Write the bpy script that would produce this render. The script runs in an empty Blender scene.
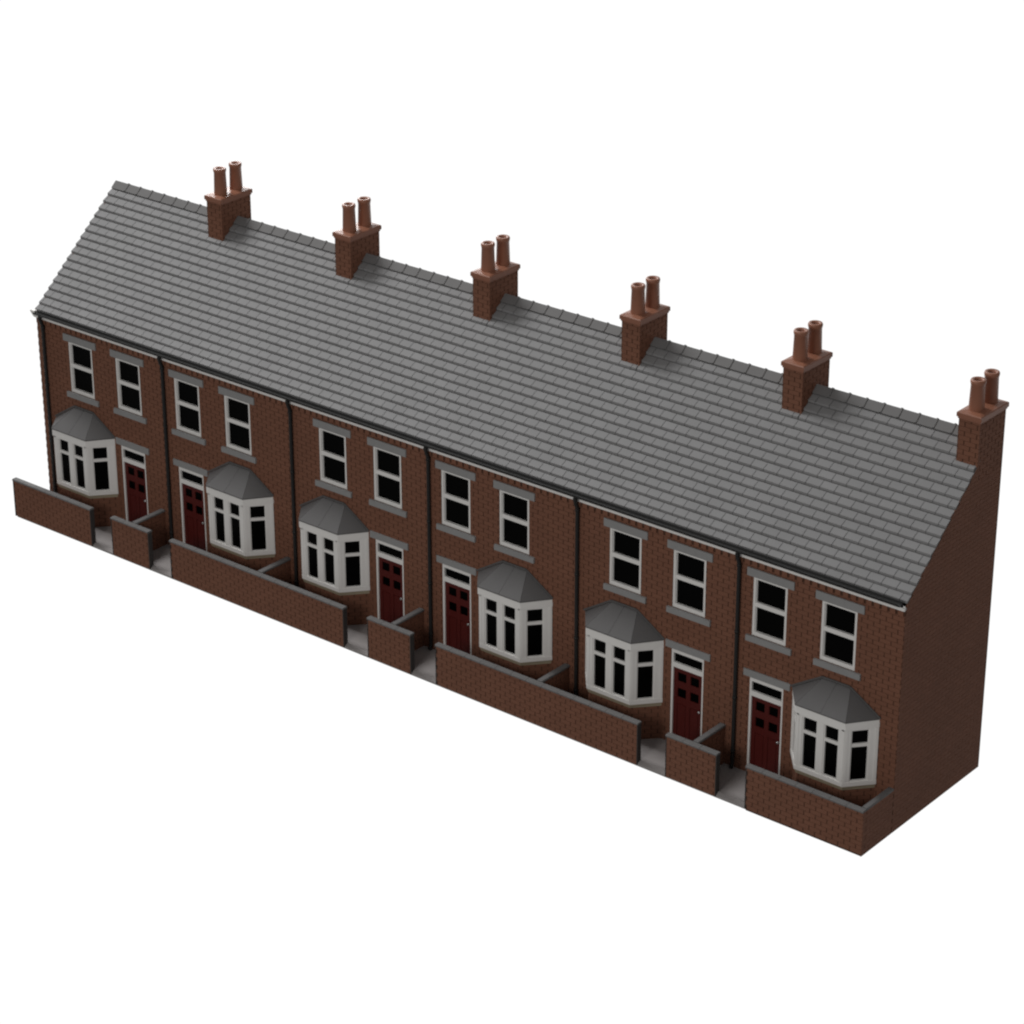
import bpy, math
from mathutils import Vector, Matrix

S = bpy.context.scene
C = S.collection
W = 4.6            # width of one house
NH = 6
L = W * NH

# ------------------------------------------------------------------ camera
YAW, PITCH, ROLL = 0.678, -0.426, 0.002
fw = Vector((-math.sin(YAW) * math.cos(PITCH), math.cos(YAW) * math.cos(PITCH), math.sin(PITCH)))
rt = Vector((math.cos(YAW), math.sin(YAW), 0))
up = rt.cross(fw)
rt2 = math.cos(ROLL) * rt + math.sin(ROLL) * up
up2 = -math.sin(ROLL) * rt + math.cos(ROLL) * up
cam_data = bpy.data.cameras.new('camera')
cam = bpy.data.objects.new('camera', cam_data)
C.objects.link(cam)
M = Matrix((rt2, up2, -fw)).transposed().to_4x4()
M.translation = Vector((54.689, -46.25, 32.842))
cam.matrix_world = M
cam_data.sensor_width = 36
cam_data.lens = 2777.486 / 1024 * 36
cam_data.shift_x = -24.809 / 1024
cam_data.shift_y = -40.243 / 1024
cam_data.clip_end = 500
S.camera = cam

# ------------------------------------------------------------------ world: white lobe around view direction, shaped to light visible faces less; dim elsewhere
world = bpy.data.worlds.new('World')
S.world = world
world.use_nodes = True
nt = world.node_tree
nt.nodes.clear()
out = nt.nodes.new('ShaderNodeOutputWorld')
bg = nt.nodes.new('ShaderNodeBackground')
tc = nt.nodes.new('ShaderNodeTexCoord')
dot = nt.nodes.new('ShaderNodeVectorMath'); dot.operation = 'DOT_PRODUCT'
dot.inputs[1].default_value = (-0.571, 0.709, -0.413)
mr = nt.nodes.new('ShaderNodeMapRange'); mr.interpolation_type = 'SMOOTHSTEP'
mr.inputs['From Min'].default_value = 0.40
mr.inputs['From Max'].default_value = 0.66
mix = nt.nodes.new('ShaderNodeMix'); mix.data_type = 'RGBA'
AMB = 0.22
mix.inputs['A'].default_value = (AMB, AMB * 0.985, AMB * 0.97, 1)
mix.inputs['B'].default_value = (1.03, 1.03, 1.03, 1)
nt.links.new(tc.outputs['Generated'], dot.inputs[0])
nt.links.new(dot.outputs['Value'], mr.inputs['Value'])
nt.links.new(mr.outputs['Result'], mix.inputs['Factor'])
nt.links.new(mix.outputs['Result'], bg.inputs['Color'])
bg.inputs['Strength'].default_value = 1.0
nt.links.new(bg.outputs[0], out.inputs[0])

# ------------------------------------------------------------------ studio lamps
def area_lamp(name, loc, target, size, power, col=(1, 1, 1)):
    ld = bpy.data.lights.new(name, 'AREA')
    ld.shape = 'DISK'; ld.size = size; ld.energy = power; ld.color = col
    o = bpy.data.objects.new(name, ld)
    C.objects.link(o)
    o.location = loc
    o.rotation_euler = (Vector(target) - Vector(loc)).to_track_quat('-Z', 'Y').to_euler()
    return o
area_lamp('front_studio_lamp', (26, -50, 25), (14, 0, 4), 16, 5900, (1, 0.97, 0.94))
area_lamp('overhead_studio_lamp', (-34, 0, 70), (12, 2, 5), 22, 40000)
area_lamp('back_studio_lamp', (-20, 27, 22), (8, 3, 9), 15, 6500)

S.view_settings.view_transform = 'Standard'
S.view_settings.look = 'None'
S.view_settings.exposure = 0
S.view_settings.gamma = 1
S.view_settings.use_curve_mapping = False
S.render.engine = 'CYCLES'
S.cycles.filter_width = 2.2

# ------------------------------------------------------------------ materials
def material(name, col, rough=0.6, spec=0.5, var=0.0, scale=3.0, bump=0.0, bscale=60.0, metal=0.0):
    m = bpy.data.materials.new(name); m.use_nodes = True
    n = m.node_tree; b = n.nodes['Principled BSDF']
    b.inputs['Base Color'].default_value = (*col, 1)
    b.inputs['Roughness'].default_value = rough
    b.inputs['Specular IOR Level'].default_value = spec
    b.inputs['Metallic'].default_value = metal
    if var or bump:
        t = n.nodes.new('ShaderNodeTexCoord')
    if var:
        nz = n.nodes.new('ShaderNodeTexNoise'); nz.inputs['Scale'].default_value = scale; nz.inputs['Detail'].default_value = 5
        n.links.new(t.outputs['Object'], nz.inputs['Vector'])
        r = n.nodes.new('ShaderNodeMapRange')
        r.inputs['From Min'].default_value = 0.3; r.inputs['From Max'].default_value = 0.7
        r.inputs['To Min'].default_value = 1 - var; r.inputs['To Max'].default_value = 1 + var
        n.links.new(nz.outputs[0], r.inputs['Value'])
        v = n.nodes.new('ShaderNodeVectorMath'); v.operation = 'SCALE'
        v.inputs[0].default_value = col
        n.links.new(r.outputs[0], v.inputs['Scale'])
        # tone that differs from piece to piece (one value per loose brick / slate)
        g = n.nodes.new('ShaderNodeNewGeometry')
        r2 = n.nodes.new('ShaderNodeMapRange')
        r2.inputs['To Min'].default_value = 1 - var * 0.8; r2.inputs['To Max'].default_value = 1 + var * 0.8
        n.links.new(g.outputs['Random Per Island'], r2.inputs['Value'])
        v2 = n.nodes.new('ShaderNodeVectorMath'); v2.operation = 'SCALE'
        n.links.new(v.outputs[0], v2.inputs[0]); n.links.new(r2.outputs[0], v2.inputs['Scale'])
        n.links.new(v2.outputs[0], b.inputs['Base Color'])
    if bump:
        nb = n.nodes.new('ShaderNodeTexNoise'); nb.inputs['Scale'].default_value = bscale; nb.inputs['Detail'].default_value = 3
        n.links.new(t.outputs['Object'], nb.inputs['Vector'])
        bp = n.nodes.new('ShaderNodeBump'); bp.inputs['Strength'].default_value = bump; bp.inputs['Distance'].default_value = 0.01
        n.links.new(nb.outputs[0], bp.inputs['Height']); n.links.new(bp.outputs[0], b.inputs['Normal'])
    return m
BRICK = material('red_brick', (0.190, 0.085, 0.053), 0.8, 0.2, 0.05, 1.0)
MORTAR = material('dark_mortar', (0.090, 0.045, 0.030), 0.9, 0.1, 0.05)
TERRA = material('terracotta', (0.285, 0.118, 0.070), 0.42, 0.45, 0.04, 6)
CAP = material('terracotta_cap', (0.255, 0.105, 0.062), 0.42, 0.45, 0.04, 6)
SLATE = material('grey_slate', (0.215, 0.214, 0.216), 0.62, 0.3, 0.04, 1.5, 0.15, 30)
RIDGE = material('grey_ridge_tile', (0.150, 0.147, 0.146), 0.65, 0.3, 0.03, 3)
LEAD = material('bay_roof_lead', (0.105, 0.102, 0.102), 0.6, 0.3, 0.03, 3)
FLASH = material('dark_lead_flashing', (0.10, 0.098, 0.098), 0.6, 0.3)
STONE = material('grey_stone', (0.27, 0.27, 0.27), 0.75, 0.2, 0.03, 5)
WHITE = material('white_paint', (0.79, 0.78, 0.76), 0.5, 0.3, 0.012, 4)
TAN = material('tan_stone', (0.34, 0.295, 0.21), 0.8, 0.2, 0.04, 5)
BLACK = material('black_plastic', (0.016, 0.016, 0.016), 0.55, 0.3)
GLASS = material('dark_glass', (0.001, 0.001, 0.001), 0.35, 0.04)
RED = material('dark_red_paint', (0.085, 0.010, 0.008), 0.5, 0.25, 0.02, 5)
METAL = material('silver_metal', (0.6, 0.6, 0.6), 0.3, 0.5, metal=1.0)
TRIM = material('dark_end_render', (0.055, 0.05, 0.048), 0.8, 0.1)
COPING = material('grey_coping', (0.145, 0.142, 0.142), 0.7, 0.2, 0.05, 4)
PAVING = material('grey_paving', (0.300, 0.280, 0.275), 0.8, 0.2, 0.04, 1.5, 0.1, 20)
PLASTER = material('grey_plaster', (0.3, 0.3, 0.3), 0.9, 0.1)

# ------------------------------------------------------------------ mesh helpers
class MB:
    def __init__(s): s.v = []; s.f = []; s.m = []; s.sm = []
    def poly(s, pts, mi=0):
        k = len(s.v); s.v += [tuple(p) for p in pts]; s.f.append(tuple(range(k, k + len(pts)))); s.m.append(mi); s.sm.append(False)
    def faces(s, pts, fs, mi=0, smooth=False):
        k = len(s.v); s.v += [tuple(p) for p in pts]
        for f in fs: s.f.append(tuple(k + i for i in f)); s.m.append(mi); s.sm.append(smooth)
    def box(s, x0, x1, y0, y1, z0, z1, mi=0):
        s.faces([(x0,y0,z0),(x1,y0,z0),(x1,y1,z0),(x0,y1,z0),(x0,y0,z1),(x1,y0,z1),(x1,y1,z1),(x0,y1,z1)],
                [(0,3,2,1),(4,5,6,7),(0,1,5,4),(1,2,6,5),(2,3,7,6),(3,0,4,7)], mi)
    def fbox(s, F, u0, u1, v0, v1, n0, n1, mi=0):
        """box in a frame F = (origin, U, V, N); n0 back, n1 front"""
        O, U, V, N = F
        P = lambda u, v, n: O + U * u + V * v + N * n
        s.faces([P(u0,v0,n0),P(u1,v0,n0),P(u1,v1,n0),P(u0,v1,n0),P(u0,v0,n1),P(u1,v0,n1),P(u1,v1,n1),P(u0,v1,n1)],
                [(0,3,2,1),(4,5,6,7),(0,1,5,4),(1,2,6,5),(2,3,7,6),(3,0,4,7)], mi)
    def prism(s, ring, z0, z1, mi=0, ring2=None):
        r2 = ring2 or ring; n = len(ring)
        pts = [(x, y, z0) for x, y in ring] + [(x, y, z1) for x, y in r2]
        fs = [tuple(range(n - 1, -1, -1)), tuple(range(n, 2 * n))] + [(i, (i + 1) % n, n + (i + 1) % n, n + i) for i in range(n)]
        s.faces(pts, fs, mi)
    def lathe(s, cx, cy, prof, n=24, mi=0):
        pts = []; fs = []
        for r, z in prof:
            for k in range(n):
                a = 2 * math.pi * k / n; pts.append((cx + r * math.cos(a), cy + r * math.sin(a), z))
        for j in range(len(prof) - 1):
            for k in range(n):
                a = j * n + k; b = j * n + (k + 1) % n; fs.append((a, b, b + n, a + n))
        s.faces(pts, fs, mi, True)
        k = len(s.v) - n; s.f.append(tuple(range(k, k + n))); s.m.append(mi); s.sm.append(False)
    def tube(s, path, r, n=12, mi=0):
        path = [Vector(p) for p in path]; pts = []; fs = []
        for i, p in enumerate(path):
            d = (path[min(i + 1, len(path) - 1)] - path[max(i - 1, 0)]).normalized()
            a = d.cross(Vector((1, 0, 0))).normalized() if abs(d.x) < 0.9 else d.cross(Vector((0, 0, 1))).normalized()
            b = d.cross(a)
            for k in range(n):
                t = 2 * math.pi * k / n; pts.append(p + a * (r * math.cos(t)) + b * (r * math.sin(t)))
        for i in range(len(path) - 1):
            for k in range(n):
                q = i * n + k; w = i * n + (k + 1) % n; fs.append((q, w, w + n, q + n))
        s.faces(pts, fs, mi, True)
        m = len(s.v)
        s.f.append(tuple(range(m - n, m))); s.m.append(mi); s.sm.append(False)
        k0 = m - n * len(path); s.f.append(tuple(range(k0 + n - 1, k0 - 1, -1))); s.m.append(mi); s.sm.append(False)
    def build(s, name, mats, parent=None):
        me = bpy.data.meshes.new(name)
        me.from_pydata(s.v, [], s.f)
        for m in (mats if isinstance(mats, (list, tuple)) else [mats]): me.materials.append(m)
        me.polygons.foreach_set('material_index', s.m)
        me.polygons.foreach_set('use_smooth', s.sm)
        me.update()
        o = bpy.data.objects.new(name, me); C.objects.link(o)
        if parent: o.parent = parent
        return o

def frame(o, u, n):
    return (Vector(o), Vector(u).normalized(), Vector((0, 0, 1)), Vector(n).normalized())

BL, BH, GAP, DEP = W / 15, 0.109, 0.007, 0.011
J = 0.025          # width of the upright joints
def bricks(mb, F, u0, u1, v0, v1, holes=(), lo=None, hi=None, phase=0.0, base_v=0.0, backing=True, j=J):
    """relief brickwork on a plane: bricks stand DEP proud of a mortar sheet; lo/hi clip the courses (gables)"""
    O, U, V, N = F
    P = lambda u, v, n: O + U * u + V * v + N * n
    lo = lo or (lambda v: u0); hi = hi or (lambda v: u1)
    r0 = int(math.floor((v0 - base_v) / BH)); r1 = int(math.ceil((v1 - base_v) / BH))
    for r in range(r0, r1):
        a = max(v0, base_v + r * BH + GAP / 2); b = min(v1, base_v + (r + 1) * BH - GAP / 2)
        if b - a < 0.01: continue
        cuts = sorted({a, b} | {z for h in holes for z in (h[2], h[3]) if a < z < b})
        for z0, z1 in zip(cuts[:-1], cuts[1:]):
            if z1 - z0 < 0.004: continue
            zm = (z0 + z1) / 2
            hs = sorted((h[0], h[1]) for h in holes if h[2] <= zm <= h[3])
            off = phase + (BL / 2 if r % 2 else 0)
            k0 = int(math.floor((u0 - off) / BL)) - 1; k1 = int(math.ceil((u1 - off) / BL)) + 1
            for k in range(k0, k1):
                segs = [(max(u0, off + k * BL + j / 2), min(u1, off + (k + 1) * BL - j / 2))]
                for h in hs:
                    ns = []
                    for s0, s1 in segs:
                        if h[1] <= s0 or h[0] >= s1: ns.append((s0, s1)); continue
                        if h[0] > s0: ns.append((s0, h[0]))
                        if h[1] < s1: ns.append((h[1], s1))
                    segs = ns
                for s0, s1 in segs:
                    if s1 - s0 < 0.015: continue
                    a0, a1 = max(s0, lo(z0)), max(s0, lo(z1)); b0, b1 = min(s1, hi(z0)), min(s1, hi(z1))
                    if b0 - a0 < 0.005: continue
                    if b1 < a1: b1 = a1 = (a1 + b1) / 2
                    pts = [P(a0,z0,0),P(b0,z0,0),P(b1,z1,0),P(a1,z1,0),P(a0,z0,DEP),P(b0,z0,DEP),P(b1,z1,DEP),P(a1,z1,DEP)]
                    mb.faces(pts, [(4,5,6,7),(0,1,5,4),(1,2,6,5),(2,3,7,6),(3,0,4,7)], 0)
    if backing:
        us = sorted({u0, u1} | {x for h in holes for x in h[:2]})
        vs = sorted({v0, v1} | {x for h in holes for x in h[2:4]})
        us = [x for x in us if u0 <= x <= u1]; vs = [x for x in vs if v0 <= x <= v1]
        for p0, p1 in zip(us[:-1], us[1:]):
            for q0, q1 in zip(vs[:-1], vs[1:]):
                um, vm = (p0 + p1) / 2, (q0 + q1) / 2
                if any(h[0] < um < h[1] and h[2] < vm < h[3] for h in holes): continue
                mb.poly([P(p0,q0,0),P(p1,q0,0),P(p1,q1,0),P(p0,q1,0)], 1)
        for h in holes:                        # reveals of each opening
            c = [(h[0],h[2]),(h[1],h[2]),(h[1],h[3]),(h[0],h[3])]
            for (a, b), (c2, d2) in zip(c, c[1:] + c[:1]):
                mb.poly([P(a,b,DEP-0.001),P(c2,d2,DEP-0.001),P(c2,d2,-0.2),P(a,b,-0.2)], 0)

def empty(name, loc, label, cat, group=None):
    o = bpy.data.objects.new(name, None); C.objects.link(o); o.location = loc
    o.empty_display_size = 0.3
    o['label'] = label; o['category'] = cat
    if group: o['group'] = group
    return o

def copy_tree(o, parent=None):
    c = o.copy(); C.objects.link(c); c.parent = parent
    for ch in list(o.children): copy_tree(ch, c)
    return c

# ------------------------------------------------------------------ dimensions
ZG = 0.078                 # top of the paved slab
YB = 3.765                 # flat back of the row
ZE = 5.52                  # underside of the white eaves board
YE, ZO = 0.04, 5.724       # eaves line of the slates
YR, ZR = 3.261, 8.549      # ridge line (top of ridge tiles)
SL = math.hypot(YR - YE, ZR - ZO)
su = Vector((0, (YR - YE) / SL, (ZR - ZO) / SL))
sn = Vector((0, -su.z, su.y))
DECK = -0.050
def deck_z(y):             # height of the roof deck under the slates, front slope
    p0 = Vector((0, YE, ZO)) + sn * DECK
    return p0.z + (y - p0.y) * su.z / su.y
y_top = YR
z_top = deck_z(YR)
def back_z(y): return z_top - (y - YR) * su.z / su.y

# ------------------------------------------------------------------ window, door, bay
def sash_window(x0, parent, w=0.92):
    x0 -= 0.038; x1 = x0 + w; z0, z1 = 3.645, 5.115; yf = 0.012
    m = MB(); t = 0.062
    m.box(x0, x0+t, yf, 0.10, z0, z1); m.box(x1-t, x1, yf, 0.10, z0, z1)
    m.box(x0+t, x1-t, yf+.002, 0.10, z1-t, z1); m.box(x0+t, x1-t, yf+.002, 0.10, z0, z0+0.095)
    m.box(x0+t, x1-t, 0.022, 0.10, 4.372, 4.478)
    # inner sash edges
    s = 0.016
    for a, b in ((z0+.095, 4.372), (4.478, z1-t)):
        m.box(x0+t, x0+t+s, 0.045, 0.098, a, b); m.box(x1-t-s, x1-t, 0.045, 0.098, a, b)
    f = m.build('window', WHITE, parent)
    for a, b in ((z0+.095, 4.372), (4.478, z1-t)):
        p = MB(); p.box(x0+t+s, x1-t-s, 0.085, 0.096, a, b); p.build('pane', GLASS, f)
    q = MB(); q.box(x0-0.155, x1+0.185, -0.035, 0.05, 5.117, 5.318); q.build('lintel', STONE, f)
    q = MB()
    q.faces([(x0-.13,-.055,3.488),(x1+.175,-.055,3.488),(x1+.175,.08,3.488),(x0-.13,.08,3.488),
             (x0-.13,-.055,3.630),(x1+.175,-.055,3.630),(x1+.175,.08,3.6425),(x0-.13,.08,3.6425)],
            [(0,3,2,1),(4,5,6,7),(0,1,5,4),(1,2,6,5),(2,3,7,6),(3,0,4,7)])
    q.build('sill', STONE, f)
    return f

def front_door(x0, parent, w=0.918):
    x0 -= 0.038; x1 = x0 + w; t = 0.055; z1 = 2.583
    m = MB()
    lx0, lx1 = x0 + t, x1 - t * 0.8
    zt = 2.10
    # leaf with recessed panels: stiles, rails
    yl, yp = 0.045, 0.062
    m.box(lx0, lx1, yp, 0.10, ZG + 0.01, zt)                         # core
    cx = (lx0 + lx1) / 2; st = 0.105; cm = 0.115
    m.box(lx0, lx0 + st, yl, yp, ZG + .01, zt); m.box(lx1 - st, lx1, yl, yp, ZG + .01, zt)
    m.box(cx - cm / 2, cx + cm / 2, yl, yp, ZG + .01, zt)
    for a, b in ((ZG + .01, .30), (1.16, 1.33), (1.565, 1.745), (1.975, zt)):
        m.box(lx0 + st, cx - cm / 2, yl + .001, yp, a, b); m.box(cx + cm / 2, lx1 - st, yl + .001, yp, a, b)
    for a, b in ((lx0 + st, cx - cm / 2), (cx + cm / 2, lx1 - st)):   # fielded lower panels
        m.box(a + .015, b - .015, yl + .004, yp, .325, 1.135)
    d = m.build('door', RED, parent)
    for a, b in ((1.33, 1.565), (1.745, 1.975)):
        for c, e in ((lx0 + st, cx - cm / 2), (cx + cm / 2, lx1 - st)):
            p = MB(); p.box(c + .012, e - .012, yp - .006, yp - .001, a + .008, b - .008); p.build('door_pane', GLASS, d)
    f = MB()
    f.box(x0, x0 + t, 0.006, 0.11, ZG, z1); f.box(x1 - t * .8, x1, 0.006, 0.11, ZG, z1)
    f.box(x0 + t, x1 - t * .8, 0.008, 0.11, zt, 2.225); f.box(x0 + t, x1 - t * .8, 0.008, 0.11, 2.475, z1)
    f.build('door_frame', WHITE, d)
    p = MB(); p.box(x0 + t, x1 - t * .8, 0.07, 0.09, 2.225, 2.475); p.build('fanlight', GLASS, d)
    h = MB()
    h.tube([(lx1 - .05, yl, 1.15), (lx1 - .05, yl - .05, 1.15)], .014, 10)
    h.lathe(0, 0, [(0.004, 0), (.03, .004), (.036, .018), (.026, .034), (.005, .038)], 14)
    n = len(h.v) - 14 * 5
    for i in range(n, len(h.v)):
        x, y, z = h.v[i]; h.v[i] = (lx1 - .05 + x, yl - .045 - z, 1.15 + y)
    h.build('door_handle', METAL, d)
    q = MB(); q.box(x0 - 0.16, x1 + 0.185, -0.035, 0.05, 2.5845, 2.760); q.build('lintel', STONE, d)
    s = MB(); s.box(x0, x1, -0.03, 0.11, ZG - .01, ZG + .009); s.build('doorstep', STONE, d)
    return d

def bay_window(bx, parent):
    """canted bay; bx = x of its left wall corner"""
    D = 0.585; w0, w1, w2, w3 = 0.03, 0.525, 1.80, 2.31
    A, B_, C_, E_ = (bx + w0, 0), (bx + w1, -D), (bx + w2, -D), (bx + w3, 0)
    zb, zh = 1.055, 2.60
    def fr(p, q):
        u = Vector((q[0] - p[0], q[1] - p[1], 0)); ln = u.length
        return frame((p[0], p[1], 0), u, Vector((u.y, -u.x, 0))), ln
    m = MB(); panes = []
    g0, g1, g2, g3 = 1.185, 2.03, 2.115, 2.445
    faces = []
    F, ln = fr(B_, C_); faces.append((F, ln, [(0.185, 0.525), (0.755, 1.095)]))
    for p, q in ((A, B_), (C_, E_)):
        F, ln = fr(p, q)
        c = (0.175, 0.545) if p == C_ else (ln - 0.545, ln - 0.175)
        faces.append((F, ln, [c]))
    for F, ln, wins in faces:
        T = -0.10
        m.fbox(F, 0, ln, zb, g0 - .03, T, 0.012); m.fbox(F, 0, ln, g3 + .03, zh, T, 0.0)
        xs = [0] + [x for w in wins for x in (w[0] - .03, w[1] + .03)] + [ln]
        for a, b in zip(xs[::2], xs[1::2]): m.fbox(F, a, b, g0 - .03, g3 + .03, T, 0.0)
        for a, b in wins:
            # window frame inside each opening
            m.fbox(F, a - .03, a, g0 - .03, g3 + .03, T, -0.02); m.fbox(F, b, b + .03, g0 - .03, g3 + .03, T, -0.02)
            m.fbox(F, a, b, g0 - .03, g0, T, -0.02); m.fbox(F, a, b, g3, g3 + .03, T, -0.02)
            m.fbox(F, a, b, g1, g2, T, -0.025)
            panes += [(F, a, b, g0, g1), (F, a, b, g2, g3)]
        # raised pilasters at the ends of each face
        m.fbox(F, 0.008, 0.075, zb + .12, zh - .1, 0, 0.012); m.fbox(F, ln - 0.075, ln - 0.008, zb + .12, zh - .1, 0, 0.012)
    bay = m.build('bay_window', WHITE, parent)
    # fascia under the little roof
    def ring(o, k=0.0):
        s = 0.66 * o
        return [(bx + w0 - o * 1.1, 0.02), (bx + w1 - s, -D - o), (bx + w2 + s, -D - o), (bx + w3 + o * .4, 0.02)]
    f = MB(); f.prism(ring(0.035), 2.505, 2.684); f.prism(ring(0.012), 2.46, 2.505); f.build('bay_fascia', WHITE, bay)
    for F, a, b, c, e in panes:
        p = MB(); p.fbox(F, a, b, c, e, -0.075, -0.065); p.build('bay_pane', GLASS, bay)
    # tan stone under-sill (tapering) and brick base
    t = MB(); t.prism(ring(-0.03), 0.95, 1.03, ring2=ring(-0.004)); t.prism(ring(-0.004), 1.0302, zb - .001); t.build('bay_sill', TAN, bay)
    r = ring(-0.06)
    b = MB()
    for (p, q) in zip(r[:-1], r[1:]):
        F, ln = fr(p, q); bricks(b, F, 0, ln, ZG, 0.95, phase=0.05)
    b.build('bay_base', [BRICK, MORTAR], bay)
    # hipped lead roof
    e = ring(0.045); zt = 3.225
    aL, aR = (bx + 0.795, 0.02, zt), (bx + 1.52, 0.02, zt)
    z0 = 2.686; th = 0.03
    P0, P1, P2, P3 = [(x, y, z0 + th) for x, y in e]
    q = MB()
    q.prism(e, z0, z0 + th)
    q.poly([P0, P1, aL]); q.poly([P1, P2, aR, aL]); q.poly([P2, P3, aR])
    ro = q.build('bay_roof', LEAD, bay)
    mid = lambda a, b, t: tuple(a[i] + (b[i] - a[i]) * t for i in range(3))
    for p, q in ((P1, aL), (mid(P1, P2, .5), mid(aL, aR, .5)), (P2, aR)):
        k = MB(); k.tube([p, q], 0.0045, 8); k.build('roof_seam', LEAD, ro)
    fl = MB()                                # lead flashing where the little roof meets the wall
    def strip(p, q, w):
        p, q = Vector(p), Vector(q); p.y = q.y = -0.012; d = (q - p).normalized(); n = Vector((-d.z, 0, d.x))
        if n.z < 0: n = -n
        o = Vector((0, -0.018, 0))
        p1, q1 = p + n * w, q + n * w
        fl.faces([p, q, q1, p1, p + o, q + o, q1 + o, p1 + o], [(4,5,6,7),(0,1,5,4),(1,2,6,5),(2,3,7,6),(3,0,4,7)])
    strip(P0, aL, .04); strip(aL, aR, .04); strip(aR, P3, .04)
    fl.build('flashing', FLASH, ro)
    return bay

# ------------------------------------------------------------------ chimney
def chimney(parent):
    x0, x1, y0, y1 = W - 0.535, W, 2.662, YB
    zb, zt = 7.63, 9.03
    m = MB()
    i = DEP
    m.box(x0 + i + .003, x1 - i - .004, y0 + i + .003, y1 - i - .003, zb, zt, 1)
    bricks(m, frame((x0 + i, y0 + i, 0), (1, 0, 0), (0, -1, 0)), -i, x1 - x0 - i, zb, zt, backing=False)
    bricks(m, frame((x1 - i, y0 + i, 0), (0, 1, 0), (1, 0, 0)), 0, y1 - y0 - i, zb, zt, backing=False, phase=0.1)
    bricks(m, frame((x0 + i, y1 - i, 0), (0, -1, 0), (-1, 0, 0)), 0, y1 - y0 - i, zb, zt, backing=False, phase=0.1)
    bricks(m, frame((x1 - i, y1 - i, 0), (-1, 0, 0), (0, 1, 0)), -i, x1 - x0 - i, zb, zt, backing=False)
    ch = m.build('chimney', [BRICK, MORTAR], parent)
    c = MB(); o = 0.042
    def rr(k): return [(x0 - k, y0 - k), (x1 + k, y0 - k), (x1 + k, y1 + k), (x0 - k, y1 + k)]
    c.prism(rr(0.018), 9.00, 9.045)
    c.prism(rr(o), 9.046, 9.14)
    c.prism(rr(o), 9.1401, 9.16, ring2=rr(o - .02))
    c.prism(rr(o - .021), 9.1602, 9.185, ring2=[(x0 + .10, y0 + .14), (x1 - .10, y0 + .14), (x1 - .10, y1 - .14), (x0 + .10, y1 - .14)])
    c.build('chimney_cap', CAP, ch)
    for cy in (y0 + 0.285, y0 + 0.865):
        p = MB()
        p.lathe((x0 + x1) / 2 - .015, cy, [(.178, 9.10), (.176, 9.19), (.158, 9.765), (.164, 9.77), (.164, 9.79), (.170, 9.80),
                                    (.175, 9.825), (.173, 9.86), (.160, 9.882), (.112, 9.884), (.082, 9.85), (.075, 9.50)], 28)
        p.build('chimney_pot', TERRA, ch)
    return ch

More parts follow.
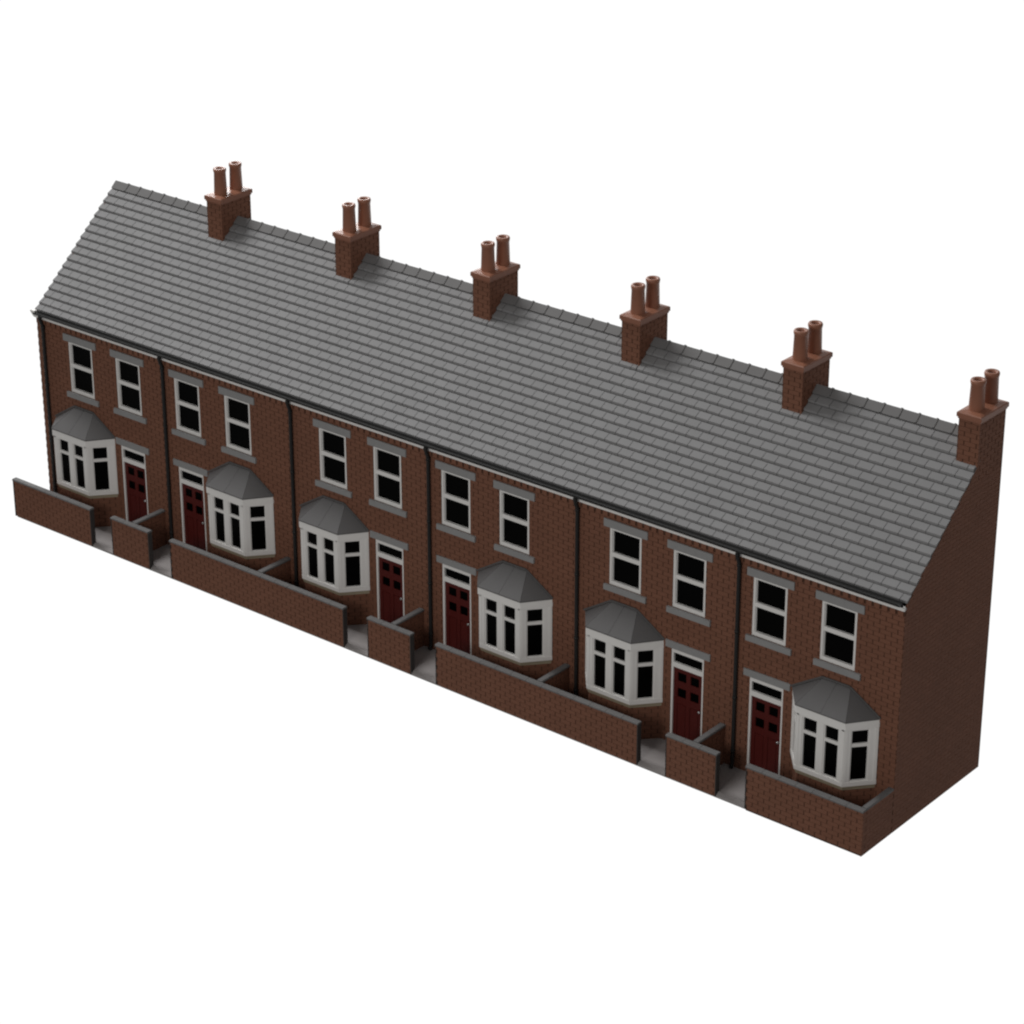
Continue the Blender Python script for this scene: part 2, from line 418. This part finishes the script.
# ------------------------------------------------------------------ one house
def make_house(kind, verge=0.0, slates=13, last=False):
    A = kind == 'A'
    name = 'terraced_house'
    root = empty(name, (0, 0, 0), '', 'house', 'brick terraced houses joined in one row')
    wx = [1.255, 3.085] if A else [0.700, 2.530]
    dx = 3.100 if A else 0.700
    bx = 0.52 if A else 1.815
    holes = [(x - .038, x + 0.882, 3.640, 5.116) for x in wx] + [(dx - .038, dx + .880, ZG, 2.584)]
    m = MB()
    bricks(m, frame((0, DEP, 0), (1, 0, 0), (0, -1, 0)), 0, W, ZG, 5.375, holes)
    m.build('front_wall', [BRICK, MORTAR], root)
    d = MB()                                     # dentil course below the eaves board
    d.box(0, W, -0.004, 0.05, 5.38, ZE - .002, 1)
    n = 23; p = W / n
    for k in range(n):
        d.box(k * p + 0.032, (k + 1) * p - 0.032, -0.034, 0.001, 5.384, ZE - .003)
    d.build('dentil_course', [BRICK, MORTAR], root)
    f = MB(); f.box(0, W, -0.050, 0.06, ZE, 5.597); f.build('eaves_board', WHITE, root)
    # half-round gutter
    g = MB(); gy, gz, gr = -0.145, 5.738, 0.085; N = 10
    prof = [(gy - gr * math.cos(math.pi * k / N), gz - gr * math.sin(math.pi * k / N)) for k in range(N + 1)]
    inn = [(gy - (gr - .008) * math.cos(math.pi * k / N), gz + .0 - (gr - .008) * math.sin(math.pi * k / N)) for k in range(N + 1)][::-1]
    pr = [(prof[0][0] - .006, gz + .012)] + prof + [(gy + gr, gz + .012)] + inn
    k = len(pr)
    ga = 0.13 if verge else 0; gb = W - .06 if last else W
    g.faces([(ga, y, z) for y, z in pr] + [(gb, y, z) for y, z in pr], [(i, i + 1, k + i + 1, k + i) for i in range(k - 1)] + [(k - 1, 0, k, 2 * k - 1)])
    g.box(ga, gb, -0.062, -0.0, 5.607, 5.72)
    gut = g.build('gutter', BLACK, root)
    px = 0.305
    dp = MB()
    dp.tube([(px, gy, gz - gr + .005), (px, gy, 5.58), (px, gy + .01, 5.52), (px, -0.07, 5.36), (px, -0.062, 5.28), (px, -0.062, 0.24), (px, -0.075, .17), (px, -0.13, .11)], 0.046, 14)
    for z in (5.27, 3.6, 1.9, 0.5): dp.tube([(px, -0.062, z), (px, -0.062, z + .07)], 0.056, 14)
    dp.tube([(px, gy, gz - gr - .03), (px, gy, gz - gr - .09)], .056, 14)
    dp.build('downpipe', BLACK, root)
    for x in wx: sash_window(x, root)
    front_door(dx, root)
    bay_window(bx, root)
    # ---- roof: deck, slates, short back slope
    r = MB()
    p0 = Vector((0, YE, ZO)) + sn * DECK
    O = p0
    def RP(x, s, h): return Vector((x, 0, 0)) + O + su * s + sn * (h)
    topd = Vector((0, YR, z_top)); SD = (topd - O).length
    r.faces([RP(0,0,0), RP(W,0,0), RP(W,SD,0), RP(0,SD,0)], [(0,1,2,3)], 1)
    r.poly([(0,YR,z_top),(W,YR,z_top),(W,YB,back_z(YB)),(0,YB,back_z(YB))], 0)
    ns = slates; sw = W / ns; ex = (SL - 0.235 - 0.19) / 16.0
    for j in range(17):
        s0 = 0.0 if j == 0 else 0.19 + (j - 1) * ex
        s1 = s0 + (0.23 if j == 0 else ex + 0.03)
        h0, h1 = 0.052, -0.012
        if j == 0: s0 = -0.02
        off = 0 if j % 2 else sw / 2
        for k in range(-1, ns + 1):
            a = max(0, off + k * sw + .007); b = min(W, off + (k + 1) * sw - .007)
            if k * sw + off < 0: a = 0
            if (k + 1) * sw + off > W: b = W
            if a == 0: a = -verge
            if b - a < .02: continue
            th = 0.066
            if b == W and s1 > 3.5: b = W - .03
            c = 0.036
            pts = [RP(x, q, h) for x in (a, b) for q, h in ((s0, h0 - th), (s0, h0 - 0.036), (s0 + c, h0 - .002), (s1, h1), (s1, h1 - .02))]
            r.faces(pts, [(0,1,2,3,4), (9,8,7,6,5)] + [(i, 5 + i, 5 + (i + 1) % 5, (i + 1) % 5) for i in range(5)])
    roof = r.build('roof', [SLATE, FLASH], root)
    t = MB(); nr = 10; rw = W / nr
    bu = Vector((0, su.y, -su.z)); bn = Vector((0, su.z, su.y))
    def ridge_piece(a, b, lift, ln):
        R0 = Vector((0, YR, ZR - 0.01 + lift))
        f0 = R0 - su * ln; b0 = R0 + bu * ln
        th = 0.02 + lift
        pts = []
        for x in (a, b):
            X = Vector((x, 0, 0))
            pts += [f0 + X, R0 + X, b0 + X, b0 + X - bn * th, R0 + X - Vector((0, 0, th * 1.3)), f0 + X - sn * th]
        t.faces(pts, [(i, (i + 1) % 6, 6 + (i + 1) % 6, 6 + i) for i in range(6)] + [(5,4,3,2,1,0), (6,7,8,9,10,11)])
    for k in range(nr):
        ridge_piece(k * rw + (.003 if k else -verge), (k + 1) * rw - .045, 0.0, 0.245)
        ridge_piece((k + 1) * rw - .045, (k + 1) * rw - (.001 if k < nr - 1 else .03), 0.022, 0.250)
    t.build('ridge_tiles', RIDGE, roof)
    b = MB(); b.box(0, W, YB - .02, YB, ZG, back_z(YB)); b.build('back_wall', MORTAR, root)
    chimney(root)
    return root

def gable(root, right):
    """end wall following the roof slope"""
    m = MB()
    ztop = 8.6
    if right:
        F = frame((W - DEP, 0, 0), (0, 1, 0), (1, 0, 0)); base = -0.045
        lo = lambda v: max(DEP + .0005, (v - deck_z(0)) * su.y / su.z)
        hi = lambda v: YB if v < back_z(YB) else YR + (z_top - v) * su.y / su.z
        # beside the chimney the brickwork carries on: the stack itself covers that stretch
        bricks(m, F, DEP + .0005, YB, base, z_top, [(2.662, YB, 7.63, 9.5)], lo=lo, hi=hi, backing=False, j=0.009)
        O, U, V, N = F; P = lambda u, v: O + U * u + V * v
        m.poly([P(0.002, base), P(YB - .002, base), P(YB - .002, back_z(YB) - .002), P(YR, z_top - .003), P(0.002, deck_z(0) - .003)], 1)
    else:
        F = frame((DEP, YB, 0), (0, -1, 0), (-1, 0, 0)); base = -0.045
        hi = lambda v: YB - DEP - .0005 if v < deck_z(.015) else YB - (v - deck_z(0)) * su.y / su.z
        lo = lambda v: 0.0 if v < back_z(YB) else (YB - YR) - (z_top - v) * su.y / su.z
        bricks(m, F, DEP + .0005, YB, base, z_top, [(2.662, YB, 7.63, 9.5)], lo=lo, hi=hi, backing=False, j=0.009)
        O, U, V, N = F; P = lambda u, v: O + U * u + V * v
        m.poly([P(0.002, base), P(YB - .002, base), P(YB - .002, deck_z(0) - .003), P(YB - YR, z_top - .003), P(0.002, back_z(YB) - .002)], 1)
    m.build('gable_wall', [BRICK, MORTAR], root)
    if not right:
        e = MB()                                  # white stone at the foot of the verge
        e.faces([(-.17,-.055,5.70),(0,-.055,5.70),(0,.06,5.70),(-.17,.06,5.70),(-.05,-.055,5.53),(0,-.055,5.53),(0,.06,5.53),(-.05,.06,5.53),
                 (-.17,-.055,5.66),(-.17,.06,5.66)],
                [(0,1,2,3),(4,7,6,5),(0,8,4,5,1),(3,2,6,7,9),(0,3,9,8),(8,9,7,4)])
        e.build('corbel', WHITE, root)

hA = make_house('A'); hB = make_house('B')
houses = [make_house('A', verge=0.085), hB, hA, copy_tree(hB), copy_tree(hA), make_house('B', slates=12, last=True)]
for h, src in ((houses[0], hA), (houses[5], hB)):        # identical parts share their mesh data
    for n in ('front_wall', 'dentil_course', 'eaves_board', 'downpipe', 'back_wall', 'chimney'):
        a, b = ([c for c in x.children if c.name.split('.')[0] == n][0] for x in (h, src))
        a.data = b.data
labels = [
 'leftmost terraced house at the far end, bay window left of its red door',
 'second terraced house from the left end, red door left of its bay window',
 'third terraced house from the left, bay window left of its red door, mid row',
 'fourth terraced house from the left, red door left of its bay window, mid row',
 'second terraced house from the right end, bay window left of its red door',
 'rightmost terraced house with the big plain brick gable wall and nearest chimney',
]
for i, h in enumerate(houses):
    h.location = (i * W, 0, 0); h['label'] = labels[i]
gable(houses[0], False); gable(houses[5], True)

# ------------------------------------------------------------------ garden walls
GY = -1.242; WT = 0.13; ZW = 1.112
def garden_wall(x0, x1, label, party=None, right_flush=False, left_trim=True, right_trim=True):
    root = empty('garden_wall', (x0, GY, 0), label, 'garden wall', 'low brick garden walls in front of the row')
    ln = x1 - x0; top = ZW - 0.05; i = DEP; z0 = -0.005
    tr = 0.028
    a = tr if left_trim else 0; b = ln - (tr if right_trim else 0)
    m = MB()
    m.box(a, b - (i + .003 if right_flush else 0), i, WT - i, z0 if not right_flush else -0.045, top, 1)
    bricks(m, frame((0, i, 0), (1, 0, 0), (0, -1, 0)), a, b - (DEP + .0005 if right_flush else 0), z0, top, backing=False, phase=-(x0 % BL))
    bricks(m, frame((ln, WT - i, 0), (-1, 0, 0), (0, 1, 0)), ln - b, ln - a, z0, top, backing=False)
    if party is not None:
        c = party - x0; h = WT / 2
        yb = -GY - 0.005
        m.box(c - h + i, c + h - i - .001, WT - i - .002, yb, z0 if not right_flush else -0.045, top, 1)
        lastz = -0.045 if right_flush else z0
        bricks(m, frame((c + h - i, 0 if right_flush else WT, 0), (0, 1, 0), (1, 0, 0)), 0, yb - (0 if right_flush else WT), lastz, top, backing=False, j=0.009 if right_flush else J)
        bricks(m, frame((c - h + i, yb, 0), (0, -1, 0), (-1, 0, 0)), 0, yb - WT, z0, top, backing=False)
    m.build('brickwork', [BRICK, MORTAR], root)
    if left_trim or right_trim:
        for side, on in ((0, left_trim), (1, right_trim)):
            if not on: continue
            e = MB(); p, q = (0, tr) if side == 0 else (ln - tr, ln)
            e.box(p, q, -.004, WT + .004, z0, top); e.build('end_trim', TRIM, root)
    cp = MB(); o = 0.018; zt = ZW
    def cope(p, q, c0, c1, along):
        n = max(1, round((q - p) / 0.46)); s = (q - p) / n
        for k in range(n):
            u0, u1 = p + k * s + .004, p + (k + 1) * s - .004
            bv = 0.018
            if along == 'x':
                R = [(u0, c0), (u1, c0), (u1, c1), (u0, c1)]; R2 = [(u0, c0 + bv), (u1, c0 + bv), (u1, c1 - bv), (u0, c1 - bv)]
            else:
                R = [(c0, u0), (c1, u0), (c1, u1), (c0, u1)]; R2 = [(c0 + bv, u0), (c1 - bv, u0), (c1 - bv, u1), (c0 + bv, u1)]
            cp.prism(R, top, zt - bv); cp.prism(R, zt - bv, zt, ring2=R2)
    cope(-.006, ln + (.0 if right_flush else .006), -o, WT + o, 'x')
    if party is not None:
        c = party - x0; h = WT / 2
        cope(WT + o + .002, -GY - .005, c - h - o, c + h + (o if not right_flush else .0), 'y')
    cp.build('coping', COPING, root)
    return root
a1, b0, b1, c0 = 3.05, 3.85, 5.28, 6.08
garden_wall(-0.05, a1, 'low brick garden wall in front of the leftmost house, farthest left in the row')
garden_wall(b0, b1, 'short brick garden wall between two gate gaps, nearest the left end of the row', party=W - .03)
garden_wall(c0, a1 + 2*W, 'long brick garden wall in front of the second and third houses from the left', party=2*W)
garden_wall(b0 + 2*W, b1 + 2*W, 'short brick garden wall between gate gaps at the middle of the row', party=3*W - .03)
garden_wall(c0 + 2*W, a1 + 4*W, 'long brick garden wall in front of the fourth and fifth houses from the left', party=4*W)
garden_wall(b0 + 4*W, b1 + 4*W, 'short brick garden wall between gate gaps, nearest the right end of the row', party=5*W - .03)
garden_wall(c0 + 4*W, L, 'brick garden wall in front of the rightmost house, turning back along its gable side', party=L - WT/2, right_flush=True, right_trim=False)

# ------------------------------------------------------------------ ground slab the row stands on
g = MB()
pr = [(GY + DEP + .004, -.03), (GY + DEP + .004, .025), (GY + .11, ZG), (YB - .03, ZG), (YB - .03, -.03)]
g.faces([(x, y, z) for x in (0.014, L - 0.014) for y, z in pr], [(0,1,2,3,4), (9,8,7,6,5)] + [(i, 5 + i, 5 + (i + 1) % 5, (i + 1) % 5) for i in range(5)])
gr = g.build('paved_ground', PAVING)
gr['kind'] = 'structure'; gr['label'] = 'pale grey paved slab under the houses and gardens'
